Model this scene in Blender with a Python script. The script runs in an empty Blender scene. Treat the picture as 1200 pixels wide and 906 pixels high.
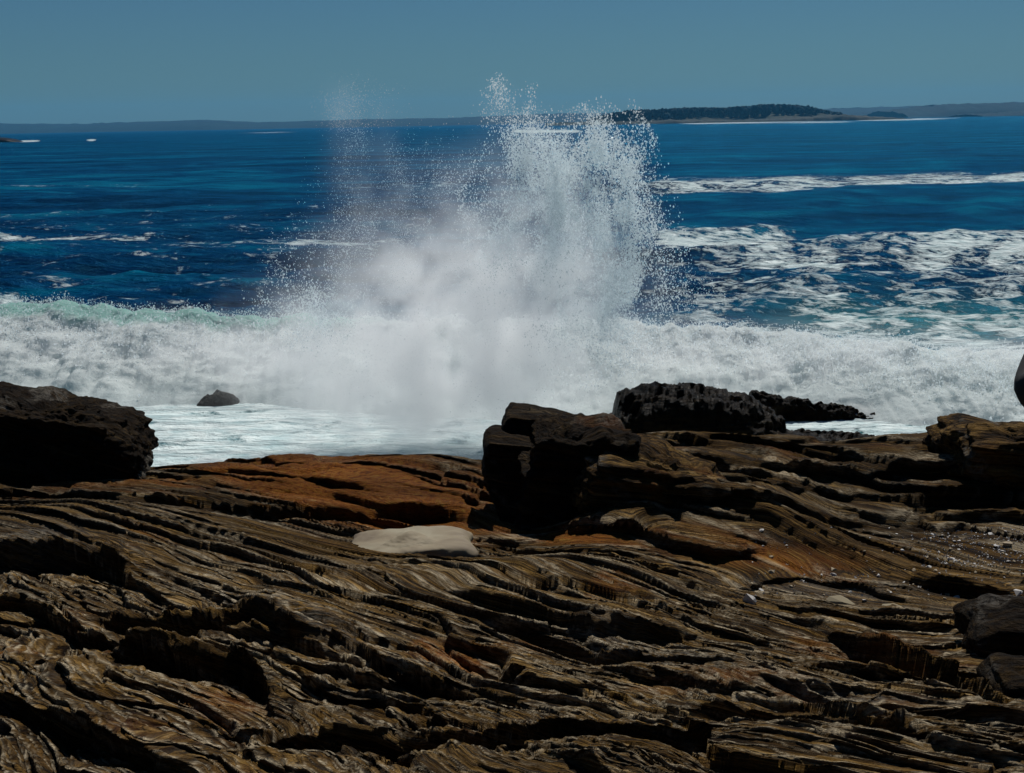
import bpy, math, random
import numpy as np
from mathutils import Vector, Matrix, Euler

random.seed(7)
rng = np.random.default_rng(11)
scene = bpy.context.scene
C = scene.collection
rad = math.radians

# ------------------------------------------------------------------ camera
CAM_Z = 5.5
PITCH = rad(10.6)
ROLL = rad(-1.05)
FPX = 1649.0                      # focal length in pixels of a 1200 px wide picture
cam_d = bpy.data.cameras.new('camera')
cam = bpy.data.objects.new('camera', cam_d)
C.objects.link(cam)
cam_d.sensor_width = 36.0
cam_d.lens = FPX / 1200.0 * 36.0
cam_d.clip_start = 0.1
cam_d.clip_end = 60000.0
CAM_M = Matrix.Rotation(math.pi / 2 - PITCH, 3, 'X') @ Matrix.Rotation(ROLL, 3, 'Z')
cam.matrix_world = Matrix.Translation((0, 0, CAM_Z)) @ CAM_M.to_4x4()
scene.camera = cam

# ------------------------------------------------------------------ sky and sun
SUN_EL, SUN_AZ = rad(53.0), rad(18.0)
world = bpy.data.worlds.new('World')
scene.world = world
world.use_nodes = True
wn, wl = world.node_tree.nodes, world.node_tree.links
bg = wn['Background']
sky = wn.new('ShaderNodeTexSky')
sky.sky_type = 'NISHITA'
sky.sun_disc = False
sky.sun_elevation = SUN_EL
sky.sun_rotation = SUN_AZ
sky.altitude = 0
sky.air_density = 1.0
sky.dust_density = 0.3
sky.ozone_density = 3.0
tint = wn.new('ShaderNodeMixRGB')
tint.blend_type = 'MULTIPLY'
tint.inputs[0].default_value = 1.0
tint.inputs[2].default_value = (0.315, 0.56, 0.745, 1)
wl.new(sky.outputs[0], tint.inputs[1])
wl.new(tint.outputs[0], bg.inputs[0])
bg.inputs[1].default_value = 0.05
sun_d = bpy.data.lights.new('sun', 'SUN')
sun_d.energy = 5.0
sun_d.angle = rad(0.5)
sun_d.color = (1.0, 0.965, 0.91)
sun = bpy.data.objects.new('sun', sun_d)
C.objects.link(sun)
sdir = Vector((math.sin(SUN_AZ) * math.cos(SUN_EL), math.cos(SUN_AZ) * math.cos(SUN_EL), math.sin(SUN_EL)))
sun.rotation_euler = sdir.to_track_quat('Z', 'Y').to_euler()
sun.location = (0, 0, 60)
vs = scene.view_settings
vs.view_transform = 'Standard'
vs.look = 'None'
vs.exposure = -0.25
vs.gamma = 1.0
vs.use_curve_mapping = False
scene.cycles.max_bounces = 12
scene.cycles.diffuse_bounces = 3
scene.cycles.volume_bounces = 12
scene.cycles.transparent_max_bounces = 8
scene.cycles.volume_max_steps = 256
scene.cycles.use_denoising = True

# ------------------------------------------------------------------ maths helpers
CM = np.array(CAM_M)


def ray(px, py):
    px, py = np.broadcast_arrays(np.asarray(px, float), np.asarray(py, float))
    v = np.stack([(px - 600) / FPX, -(py - 453) / FPX, -np.ones_like(px)], -1)
    return v @ CM.T


def at(px, py, D):
    """point seen at picture position px,py whose distance along +Y is D"""
    r = ray(px, py)
    k = np.asarray(D, float) / r[..., 1]
    return r * k[..., None] + np.array([0, 0, CAM_Z])


def atz(px, py, z=0.0):
    r = ray(px, py)
    k = (z - CAM_Z) / r[..., 2]
    return r * k[..., None] + np.array([0, 0, CAM_Z])


def to_px(x, y, z):
    p = np.stack([x, y, z - CAM_Z], -1) @ CM
    w = np.maximum(-p[..., 2], 1e-3)
    return 600 + FPX * p[..., 0] / w, 453 - FPX * p[..., 1] / w


_perm = rng.permutation(4096).astype(np.int64)
_gr = rng.normal(size=(4096, 3))
_gr /= np.linalg.norm(_gr, axis=1)[:, None]


def _h(i, j, k):
    return _perm[(i + _perm[(j + _perm[k & 4095]) & 4095]) & 4095]


def noise3(x, y, z):
    """gradient noise, about -0.7..0.7 scaled to -1..1"""
    x, y, z = np.broadcast_arrays(x, y, z)
    xi, yi, zi = np.floor(x).astype(np.int64), np.floor(y).astype(np.int64), np.floor(z).astype(np.int64)
    xf, yf, zf = x - xi, y - yi, z - zi
    u, v, w = (t * t * t * (t * (t * 6 - 15) + 10) for t in (xf, yf, zf))
    out = 0
    for a in (0, 1):
        for b in (0, 1):
            for c in (0, 1):
                g = _gr[_h(xi + a, yi + b, zi + c)]
                d = g[..., 0] * (xf - a) + g[..., 1] * (yf - b) + g[..., 2] * (zf - c)
                out = out + d * (u if a else 1 - u) * (v if b else 1 - v) * (w if c else 1 - w)
    return out * 1.5


def noise2(x, y, s=0.0):
    x, y = np.broadcast_arrays(x, y)
    xi, yi = np.floor(x).astype(np.int64), np.floor(y).astype(np.int64)
    xf, yf = x - xi, y - yi
    u, v = (t * t * t * (t * (t * 6 - 15) + 10) for t in (xf, yf))
    k = np.int64(int(s * 131) + 7)
    out = 0
    for a in (0, 1):
        for b in (0, 1):
            h = _h(xi + a, yi + b, np.broadcast_to(k, xi.shape))
            ang = h * (2 * np.pi / 4096)
            out = out + (np.cos(ang) * (xf - a) + np.sin(ang) * (yf - b)) * (u if a else 1 - u) * (v if b else 1 - v)
    return out * 1.5


def fbm2(x, y, s=0.0, o=4, g=0.5):
    a, r = 1.0, 0
    for i in range(o):
        r = r + a * noise2(x * 2 ** i, y * 2 ** i, s + i * 3.1)
        a *= g
    return r


def fbm3(x, y, z, o=4, g=0.5):
    a, r = 1.0, 0
    for i in range(o):
        r = r + a * noise3(x * 2 ** i + 5.3 * i, y * 2 ** i, z * 2 ** i)
        a *= g
    return r


def smooth(a, b, x):
    t = np.clip((x - a) / (b - a), 0, 1)
    return t * t * (3 - 2 * t)


# ------------------------------------------------------------------ object helpers
def mesh_from(name, verts, faces, smooth_shade=True):
    me = bpy.data.meshes.new(name)
    verts = np.asarray(verts, np.float32)
    faces = np.asarray(faces, np.int32)
    n, k = faces.shape
    me.vertices.add(len(verts))
    me.vertices.foreach_set('co', verts.ravel())
    me.loops.add(n * k)
    me.loops.foreach_set('vertex_index', faces.ravel())
    me.polygons.add(n)
    me.polygons.foreach_set('loop_start', np.arange(0, n * k, k, dtype=np.int32))
    me.polygons.foreach_set('loop_total', np.full(n, k, np.int32))
    me.update(calc_edges=True)
    me.polygons.foreach_set('use_smooth', np.full(n, smooth_shade, bool))
    return me


def grid_faces(nr, nc, flip=False):
    i = np.arange(nr * nc, dtype=np.int32).reshape(nr, nc)
    q = np.stack([i[:-1, :-1], i[:-1, 1:], i[1:, 1:], i[1:, :-1]], -1).reshape(-1, 4)
    return q[:, ::-1] if flip else q


def add_attr(me, name, arr):
    arr = np.asarray(arr, np.float32)
    if arr.ndim == 1:
        a = me.attributes.new(name, 'FLOAT', 'POINT')
        a.data.foreach_set('value', arr)
    else:
        a = me.attributes.new(name, 'FLOAT_VECTOR', 'POINT')
        a.data.foreach_set('vector', arr.ravel())


def tag(o, label=None, category=None, group=None, kind=None):
    if label: o['label'] = label
    if category: o['category'] = category
    if group: o['group'] = group
    if kind: o['kind'] = kind
    return o


def link(name, me, mat=None, parent=None):
    o = bpy.data.objects.new(name, me)
    C.objects.link(o)
    if mat is not None and hasattr(me, 'materials'):
        me.materials.append(mat)
    if parent is not None:
        o.parent = parent
    return o


def recentre(o, p):
    """put the object's origin at p"""
    p = Vector(p)
    o.data.transform(Matrix.Translation(-p))
    o.location = p


# ------------------------------------------------------------------ node helpers
class NT:
    def __init__(self, name):
        self.mat = bpy.data.materials.new(name)
        self.mat.use_nodes = True
        self.t = self.mat.node_tree
        self.t.nodes.clear()
        self.out = self.t.nodes.new('ShaderNodeOutputMaterial')

    def n(self, kind, ins=None, **props):
        nd = self.t.nodes.new(kind)
        for k, v in props.items():
            setattr(nd, k, v)
        for k, v in (ins or {}).items():
            s = nd.inputs[k]
            if isinstance(v, bpy.types.NodeSocket):
                self.t.links.new(v, s)
            else:
                s.default_value = v
        return nd

    def attr(self, name):
        return self.n('ShaderNodeAttribute', attribute_name=name)

    def math(self, op, a, b=0.0, clamp=False):
        return self.n('ShaderNodeMath', {0: a, 1: b}, operation=op, use_clamp=clamp).outputs[0]

    def ramp(self, fac, stops, interp='LINEAR'):
        nd = self.n('ShaderNodeValToRGB', {0: fac})
        cr = nd.color_ramp
        cr.interpolation = interp
        while len(cr.elements) < len(stops):
            cr.elements.new(0.5)
        for e, (p, c) in zip(cr.elements, stops):
            e.position = p
            e.color = (*c, 1) if len(c) == 3 else c
        return nd.outputs[0]

    def mix(self, fac, a, b, mode='MIX'):
        nd = self.n('ShaderNodeMixRGB', {0: fac}, blend_type=mode)
        for i, v in ((1, a), (2, b)):
            if isinstance(v, bpy.types.NodeSocket):
                self.t.links.new(v, nd.inputs[i])
            else:
                nd.inputs[i].default_value = (*v, 1) if len(v) == 3 else v
        return nd.outputs[0]

    def noise(self, vec, scale, detail=4.0, rough=0.55, dist=0.0):
        return self.n('ShaderNodeTexNoise', {'Vector': vec, 'Scale': scale, 'Detail': detail,
                                             'Roughness': rough, 'Distortion': dist}).outputs[0]

    def scale(self, vec, s):
        return self.n('ShaderNodeVectorMath', {0: vec, 1: s}, operation='MULTIPLY').outputs[0]

    def surf(self, sh):
        self.t.links.new(sh, self.out.inputs[0])
        return self.mat


# ------------------------------------------------------------------ materials
def make_rock(name, dark=0.0, rust=0.0, pale=0.0, scl=1.0, wet=0.0):
    """banded schist: the 'grain' attribute holds (along, across, height) in metres"""
    m = NT(name)
    g = m.attr('grain').outputs['Vector']
    rus = m.attr('rust').outputs['Fac']
    wea = m.attr('weather').outputs['Fac']
    n1 = m.noise(m.scale(g, (0.35, 6.0, 3.0)), 1.0 * scl, 6, 0.6, 0.3)
    n2 = m.noise(m.scale(g, (1.1, 30.0, 16.0)), 1.0 * scl, 5, 0.65, 0.4)
    n3 = m.noise(g, 0.9 * scl, 3, 0.5)
    n4 = m.noise(g, 14.0 * scl, 6, 0.7)
    k = 1 - dark
    rt = 0.16 * dark
    base = m.ramp(n1, [(0.25, (0.007 * k, 0.004 * k, 0.0015 * k)), (0.42, (0.052 * k, 0.028 * k, 0.007 * k)),
                       (0.58, (0.14 * k, 0.083 * k, 0.023 * k)), (0.76, (0.30 * k, 0.215 * k, 0.095 * k))])
    fine = m.ramp(n2, [(0.40, (0.10, 0.08, 0.06)), (0.5, (0.75, 0.70, 0.62)), (0.62, (2.1, 2.05, 1.9))])
    col = m.mix(1.0, base, fine, 'MULTIPLY')
    # iron stain
    st = m.math('ADD', m.math('MULTIPLY', n3, 1.0), m.math('MULTIPLY', rus, 0.6))
    sf = m.ramp(st, [(0.56 + rt, (0, 0, 0)), (0.82 + rt, (1, 1, 1))])
    sc = m.ramp(n4, [(0.35, (0.08, 0.018, 0.002)), (0.50, (0.28, 0.085, 0.007)), (0.66, (0.32, 0.16, 0.02))])
    col = m.mix(m.math('MULTIPLY', sf, 0.9), col, sc)
    # quartz seams and grey weathering
    q = m.ramp(m.math('ADD', n2, m.math('MULTIPLY', m.math('SUBTRACT', n1, 0.5), 0.7)),
               [(0.66, (0, 0, 0)), (0.72, (1, 1, 1))])
    qq = m.math('MULTIPLY', q, m.math('ADD', m.math('MULTIPLY', wea, 0.8), 0.10 * k - 0.02), True)
    col = m.mix(qq, col, (0.30, 0.285, 0.26))
    wf = m.math('MULTIPLY', m.ramp(n4, [(0.4, (0, 0, 0)), (0.6, (1, 1, 1))]), m.math('MULTIPLY', wea, 0.7), True)
    col = m.mix(wf, col, (0.19, 0.175, 0.15))
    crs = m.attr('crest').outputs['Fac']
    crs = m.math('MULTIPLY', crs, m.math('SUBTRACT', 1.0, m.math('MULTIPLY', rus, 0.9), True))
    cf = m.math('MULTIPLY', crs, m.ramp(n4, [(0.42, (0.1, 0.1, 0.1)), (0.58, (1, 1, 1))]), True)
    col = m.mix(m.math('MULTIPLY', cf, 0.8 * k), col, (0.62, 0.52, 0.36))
    if pale:
        col = m.mix(pale, col, (0.30, 0.26, 0.18))
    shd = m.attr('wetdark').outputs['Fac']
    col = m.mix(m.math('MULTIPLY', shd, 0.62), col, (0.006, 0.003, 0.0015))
    n5 = m.noise(g, 60.0 * scl, 3, 0.7)
    col = m.mix(0.5, col, m.ramp(n5, [(0.35, (0.45, 0.42, 0.4)), (0.65, (1.25, 1.25, 1.2))]), 'MULTIPLY')
    h = m.math('ADD', m.math('MULTIPLY', n2, 1.3), m.math('MULTIPLY', n4, 0.9))
    h = m.math('ADD', h, m.math('MULTIPLY', n1, 0.8))
    bump = m.n('ShaderNodeBump', {'Height': h, 'Strength': 1.0 if not wet else 0.6, 'Distance': 0.065 / scl}).outputs[0]
    p = m.n('ShaderNodeBsdfPrincipled', {'Base Color': col, 'Roughness': 0.85 - wet * 0.6, 'Normal': bump})
    p.inputs['Specular IOR Level'].default_value = 0.3
    p.inputs['IOR'].default_value = 1.15
    return m.surf(p.outputs[0])


ROCK = make_rock('banded_schist')
DARKROCK = make_rock('dark_schist', dark=0.8)
WETROCK = make_rock('wet_black_rock', dark=0.93, wet=0.7)
PALE = make_rock('pale_smooth_rock', pale=0.8, scl=0.7)


def make_sea():
    m = NT('sea_water')
    geo = m.n('ShaderNodeNewGeometry').outputs['Position']
    foam = m.attr('foam').outputs['Fac']
    green = m.attr('green').outputs['Fac']
    far = m.attr('far').outputs['Fac']
    nA = m.noise(m.scale(geo, (0.42, 0.34, 0.5)), 1.0, 8, 0.66, 0.8)
    nE = m.noise(m.scale(geo, (0.9, 0.75, 0.5)), 1.0, 5, 0.6, 1.5)
    lace = m.math('SUBTRACT', 0.16, m.math('ABSOLUTE', m.math('SUBTRACT', nE, 0.5)))
    nB = m.noise(m.scale(geo, (1.8, 2.2, 1.0)), 1.0, 6, 0.65, 0.4)
    nC = m.noise(m.scale(geo, (0.02, 0.09, 1.0)), 1.0, 5, 0.6)
    nD = m.noise(m.scale(geo, (0.16, 0.36, 1.0)), 1.0, 7, 0.68, 0.3)
    wat = m.ramp(m.math('ADD', m.math('MULTIPLY', nC, 0.5), m.math('MULTIPLY', nD, 0.5)), [(0.40, (0.0, 0.006, 0.03)), (0.5, (0.0, 0.027, 0.083)), (0.6, (0.0, 0.085, 0.15))])  # light and shade of the ripples, put into the water colour
    wat = m.mix(green, wat, (0.05, 0.25, 0.22))
    nz = m.math('ADD', m.math('MULTIPLY', m.math('SUBTRACT', nA, 0.5), 2.2), m.math('MULTIPLY', m.math('SUBTRACT', nB, 0.5), 1.1))
    nz = m.math('ADD', nz, m.math('MULTIPLY', lace, 1.6))
    f = m.math('ADD', foam, m.math('MULTIPLY', nz, m.math('ADD', 0.2, m.math('MULTIPLY', m.math('MINIMUM', foam, 0.6), 3.0))))
    ff = m.ramp(f, [(0.46, (0, 0, 0)), (0.60, (0.45, 0.45, 0.45)), (1.0, (0.95, 0.95, 0.95))])
    fcol = m.ramp(nB, [(0.3, (0.36, 0.50, 0.52)), (0.62, (0.70, 0.78, 0.77))])
    col = m.mix(ff, wat, fcol)
    # ripples
    r1 = m.noise(m.scale(geo, (0.8, 1.7, 1.0)), 1.0, 6, 0.62, 0.3)
    r2 = m.noise(m.scale(geo, (0.05, 0.22, 1.0)), 1.0, 6, 0.6, 0.2)
    hb = m.math('ADD', m.math('MULTIPLY', r1, 0.6), m.math('MULTIPLY', r2, m.math('MULTIPLY', far, 2.0)))
    hb = m.math('ADD', hb, m.math('MULTIPLY', ff, 0.10))
    bump = m.n('ShaderNodeBump', {'Height': hb, 'Strength': 0.9, 'Distance': 1.0}).outputs[0]
    dif = m.n('ShaderNodeBsdfDiffuse', {'Color': col, 'Normal': bump})
    glo = m.n('ShaderNodeBsdfGlossy', {'Color': (0.10, 0.62, 1.0, 1), 'Roughness': 0.16, 'Normal': bump})
    lw = m.n('ShaderNodeFresnel', {'IOR': 1.33, 'Normal': bump}).outputs[0]
    fac = m.math('MULTIPLY', m.math('MULTIPLY', lw, 0.42), m.math('SUBTRACT', 1.0, ff))
    return m.surf(m.n('ShaderNodeMixShader', {0: fac, 1: dif.outputs[0], 2: glo.outputs[0]}).outputs[0])


def make_whitewater():
    m = NT('white_foam')
    geo = m.n('ShaderNodeNewGeometry').outputs['Position']
    green = m.attr('green').outputs['Fac']
    n1 = m.noise(m.scale(geo, (1.0, 1.0, 1.6)), 1.6, 8, 0.65, 0.5)
    n2 = m.noise(m.scale(geo, (3.0, 3.0, 2.2)), 3.0, 6, 0.7, 0.5)
    gf = m.math('ADD', m.math('MULTIPLY', green, 1.0), m.math('MULTIPLY', m.math('SUBTRACT', n1, 0.5), 1.1))
    gf = m.ramp(gf, [(0.32, (0, 0, 0)), (0.75, (1, 1, 1))])
    col = m.mix(m.math('MULTIPLY', gf, 0.8), (0.82, 0.88, 0.87), (0.22, 0.52, 0.46))
    hb = m.math('ADD', m.math('MULTIPLY', n1, 0.5), m.math('MULTIPLY', n2, 0.3))
    bump = m.n('ShaderNodeBump', {'Height': hb, 'Strength': 0.45, 'Distance': 0.22}).outputs[0]
    d = m.n('ShaderNodeBsdfDiffuse', {'Color': col, 'Normal': bump})
    t = m.n('ShaderNodeBsdfTranslucent', {'Color': col, 'Normal': bump})
    x = m.n('ShaderNodeMixShader', {0: 0.45, 1: d.outputs[0], 2: t.outputs[0]})
    return m.surf(x.outputs[0])


def make_droplets():
    m = NT('water_droplets')
    p = m.n('ShaderNodeBsdfPrincipled', {'Base Color': (0.88, 0.95, 0.97, 1), 'Roughness': 0.35})
    p.inputs['Subsurface Weight'].default_value = 0.0
    tr = m.n('ShaderNodeBsdfTransparent', {0: (1, 1, 1, 1)})
    tl = m.n('ShaderNodeBsdfTranslucent', {0: (0.88, 0.95, 0.97, 1)})
    a = m.n('ShaderNodeMixShader', {0: 0.6, 1: p.outputs[0], 2: tl.outputs[0]})
    b = m.n('ShaderNodeMixShader', {0: 0.4, 1: a.outputs[0], 2: tr.outputs[0]})
    return m.surf(b.outputs[0])


def plain(name, col, rough=0.8):
    m = NT(name)
    geo = m.n('ShaderNodeNewGeometry').outputs['Position']
    n = m.noise(geo, 40.0, 4)
    c = m.mix(n, tuple(x * 0.7 for x in col), tuple(x * 1.3 for x in col))
    p = m.n('ShaderNodeBsdfPrincipled', {'Base Color': c, 'Roughness': rough})
    return m.surf(p.outputs[0])


def make_slab():
    m = NT('smooth_pale_rock')
    g = m.attr('grain').outputs['Vector']
    a = m.noise(m.scale(g, (0.6, 6.0, 2.0)), 1.5, 4, 0.5)
    b = m.noise(g, 25.0, 4, 0.6)
    c = m.ramp(a, [(0.35, (0.10, 0.065, 0.03)), (0.5, (0.20, 0.155, 0.085)), (0.68, (0.25, 0.215, 0.135))])
    c = m.mix(m.math('MULTIPLY', b, 0.35), c, (0.17, 0.14, 0.10))
    bu = m.n('ShaderNodeBump', {'Height': b, 'Strength': 0.25, 'Distance': 0.01}).outputs[0]
    return m.surf(m.n('ShaderNodeBsdfPrincipled', {'Base Color': c, 'Roughness': 0.8, 'Normal': bu}).outputs[0])


SLAB = make_slab()
SEA = make_sea()
WHITE = make_whitewater()
DROP = make_droplets()

# ------------------------------------------------------------------ rock ledge (terrain)
T_MAX = 0.42
NROW, NCOL = 940, 680
cols_px = np.array([-260, 0, 200, 400, 560, 620, 700, 850, 1000, 1200, 1460], float)
rows_D = np.array([2.0, 3.6, 4.9, 7.0, 8.2, 9.8, 11.4, 13.0, 15.0, 16.5, 18.0, 19.5, 21.0])
# picture height at which the surface should be seen, per distance (rows) and column
py_tab = np.array([
    # -260   0    200   400   560   620   700   850   1000  1200  1460
    [1300] * 11,   # 2.0
    [1050] * 11,   # 3.6
    [895,  900,  905,  910,  912,  912,  912,  910,  908,  905,  900],    # 4.9
    [770,  775,  785,  800,  808,  810,  812,  812,  810,  805,  800],    # 7.0
    [715,  722,  735,  750,  760,  762,  765,  768,  768,  765,  760],    # 8.2
    [650,  660,  670,  688,  700,  702,  706,  715,  722,  722,  715],    # 9.8
    [612,  620,  628,  645,  656,  660,  664,  690,  700,  695,  690],    # 11.4
    [580,  588,  598,  618,  632,  638,  625,  615,  640,  645,  635],    # 13.0
    [560,  566,  570,  580,  592,  600,  568,  555,  572,  585,  580],    # 15.0
    [560,  560,  552,  552,  560,  565,  528,  520,  530,  540,  530],    # 16.5
    [565,  562,  546,  534,  538,  555,  518,  509,  518,  500,  495],    # 18.0
    [600,  590,  585,  565,  560,  575,  555,  530,  528,  515,  505],    # 19.5
    [640,  630,  620,  610,  600,  610,  600,  575,  565,  560,  550],    # 21.0
], float)
z_tab = at(cols_px[None, :], py_tab, rows_D[:, None])[..., 2]


def catmull(xs, ys, x):
    """smooth monotone-ish interpolation of columns of ys at x (xs ascending)"""
    x = np.clip(x, xs[0], xs[-1])
    i = np.clip(np.searchsorted(xs, x) - 1, 0, len(xs) - 2)
    m = np.gradient(ys, xs, axis=0)
    h = xs[i + 1] - xs[i]
    t = (x - xs[i]) / h
    if ys.ndim == 2:
        t, h = t[:, None], h[:, None]
    return ((2 * t**3 - 3 * t**2 + 1) * ys[i] + (t**3 - 2 * t**2 + t) * h * m[i] +
            (-2 * t**3 + 3 * t**2) * ys[i + 1] + (t**3 - t**2) * h * m[i + 1])


tt = np.concatenate([np.linspace(-1.0, -T_MAX, 30)[:-1], np.linspace(-T_MAX, T_MAX, NCOL - 58), np.linspace(T_MAX, 1.0, 30)[1:]])
s = np.linspace(0, 1, NROW)
yy = 1.0 / (1 / 4.2 + (1 / 21.0 - 1 / 4.2) * (0.78 * s + 0.22 * s * s * s))
yy = np.concatenate([np.linspace(0.6, 4.2, 70)[:-1], yy[: NROW - 69]]) if False else np.concatenate([np.linspace(0.6, 4.2, 70)[:-1], np.interp(np.linspace(0, 1, NROW - 69), s, yy)])
zr = catmull(rows_D, z_tab, yy)                      # rows x table columns
t_cols = (cols_px - 600) / FPX * 1.0
Zb = catmull(t_cols, zr.T.copy(), tt).T              # NROW x NCOL
Y = np.repeat(yy[:, None], NCOL, 1)
X = Y * tt[None, :] * 1.02
Y0, X0 = Y.copy(), X.copy()
GAP = np.repeat(np.abs(np.gradient(yy))[:, None], NCOL, 1)


def base_z(x, y):
    """height of the smooth base surface at world x,y (arrays or scalars)"""
    x, y = np.atleast_1d(np.asarray(x, float)), np.atleast_1d(np.asarray(y, float))
    zz = catmull(rows_D, z_tab, y)
    out = np.empty(len(y))
    for i in range(len(y)):
        out[i] = catmull(t_cols, zz[i], np.array([x[i] / y[i] / 1.02]))[0]
    return out


def ground_hit(px, py):
    """where the view ray of a picture position meets the base surface"""
    ys = np.linspace(3.4, 20.5, 160)
    P = at(px, py, ys)
    bz = base_z(P[:, 0], ys)
    d = P[:, 2] - bz
    k = np.where(d < 0)[0]
    k = k[0] if len(k) else len(ys) - 1
    return P[k, 0], ys[k], bz[k]


K = 1.2 * X - 0.075 * X * X
wy = 1 - 0.62 * smooth(8.0, 15.0, Y)
low = fbm2(X * 0.35, Y * 0.35, 1.0, 3)
V = Y + K * wy + 0.45 * low
U = X - 0.75 * Y * wy

H = Zb.copy()
# broad humps (px, py, half width m, half depth m, height)
for px, py, a, b, h in [(700, 690, 1.5, 0.9, 0.22), (120, 610, 1.3, 1.0, 0.15), (1000, 700, 1.6, 0.7, 0.12),
                        (380, 560, 2.2, 1.2, 0.12), (1120, 520, 1.2, 1.0, 0.12), (60, 800, 1.0, 0.8, 0.12),
                        (880, 880, 1.2, 0.5, 0.10), (420, 850, 0.9, 0.6, -0.08), (840, 590, 1.2, 1.0, 0.2)]:
    gx, gy, gz = ground_hit(px, py)
    e = ((X - gx) / a) ** 2 + ((Y - gy) / b) ** 2
    bmp = np.exp(-e * 1.2)
    H += h * bmp
    V += 2.2 * h * bmp


H_BASE = H.copy()


def step(pts, h, L, wob=0.06, w=0.05, up=None):
    """a broken edge whose dark face looks back at the camera; pts are picture positions of its crest"""
    global H, Y
    q = np.array([ground_hit(px, py)[:2] for px, py in pts])
    xs, ys = q[:, 0], q[:, 1]
    o = np.argsort(xs)
    xs, ys = xs[o], ys[o]
    yc = np.interp(X0, xs, ys)
    fy = ys.mean()
    k_ = max(1.0, fy / 7.0)
    yc = yc + wob * (2.6 * k_ * noise2(X0 * 2.1 / k_, Y0 * 0.3, h * 9) + 1.2 * noise2(X0 * 6.5 / k_, Y0 * .5, h * 31) + 0.35 * noise2(X0 * 17 / k_, Y0, h * 5))
    w = np.maximum(0.035, 1.6 * GAP)
    span = xs[-1] - xs[0]
    e = np.clip(np.minimum(X0 - xs[0], xs[-1] - X0) / (0.22 * span), 0, 1)
    e = e * e * (3 - 2 * e)
    slope = abs((ys[-1] - ys[0]) / max(span, .1))
    d = (Y0 - yc) / math.sqrt(1 + slope * slope)
    up_ = smooth(-w, w, d)
    back = np.exp(-np.maximum(d, 0) / L)
    front = -0.45 * np.exp(-np.maximum(-d, 0) / (L * 0.4)) * (1 - up_)
    prof = 0.72 * h * e * (up_ * back * 0.62 + front)
    H = H + prof
    Y = Y - (2.3 * w * e + 0.06 * h * e) * up_ * np.exp(-np.maximum(d, 0) / (0.2 + 3 * w))       # overhanging lip


for a in [
    ([(-60, 650), (0, 655), (70, 652), (140, 668), (175, 690)], 0.42, 0.9),
    ([(90, 735), (200, 742), (300, 735), (400, 770)], 0.30, 0.7),
    ([(110, 790), (190, 780), (290, 790), (330, 830)], 0.42, 0.6),
    ([(-40, 700), (40, 705), (120, 745), (170, 760)], 0.2, 0.5),
    ([(-20, 830), (60, 845), (160, 880), (240, 905)], 0.22, 0.4),
    ([(255, 740), (330, 742), (420, 765), (470, 800)], 0.28, 0.5),
    ([(545, 636), (600, 640), (700, 662), (770, 685), (850, 725)], 0.20, 1.2),
    ([(520, 700), (600, 720), (700, 740), (830, 742)], 0.26, 0.8),
    ([(380, 800), (480, 790), (560, 810), (640, 830)], 0.22, 0.5),
    ([(560, 870), (660, 850), (760, 862), (860, 880)], 0.22, 0.4),
    ([(300, 850), (400, 840), (520, 850), (640, 868)], 0.24, 0.4),
    ([(690, 785), (800, 795), (900, 818), (1010, 850), (1200, 890)], 0.16, 0.6),
    ([(960, 752), (1020, 758), (1100, 778), (1170, 815)], 0.32, 0.7),
    ([(840, 700), (930, 695), (1010, 703), (1100, 712)], 0.10, 0.5),
    ([(1060, 700), (1130, 702), (1220, 700), (1300, 700)], 0.14, 0.5),
    ([(800, 838), (900, 830), (1000, 850), (1110, 890)], 0.22, 0.5),
    ([(1030, 590), (1090, 583), (1160, 584), (1260, 590)], 0.42, 1.0),
    ([(960, 548), (1080, 552), (1180, 553), (1280, 556)], 0.36, 0.9),
    ([(700, 545), (800, 540), (900, 550), (1000, 560)], 0.26, 0.8),
    ([(760, 575), (850, 570), (950, 580), (1030, 590)], 0.2, 0.8),
    ([(690, 600), (800, 608), (920, 605), (1030, 612)], 0.22, 0.6),
    ([(640, 628), (720, 632), (800, 640), (900, 655)], 0.2, 0.5),
    ([(750, 520), (830, 512), (920, 520), (1010, 530)], 0.22, 1.0),
    ([(130, 588), (240, 592), (350, 600), (470, 602), (570, 600)], 0.30, 0.9),
    ([(-60, 585), (30, 575), (120, 583), (200, 600)], 0.24, 0.8),
    ([(190, 560), (280, 562), (380, 575), (470, 590)], 0.16, 0.8),
    ([(250, 540), (340, 545), (440, 552), (560, 560)], 0.14, 0.8),
    ([(540, 590), (580, 575), (630, 580), (660, 600)], 0.3, 0.6),
]:
    step(*a)

# strata: asymmetric ridges that follow the grain, broken up along their length
near = 1 - smooth(11, 17, Y0)


SLOPE = None
CREST = np.zeros_like(H)


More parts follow.
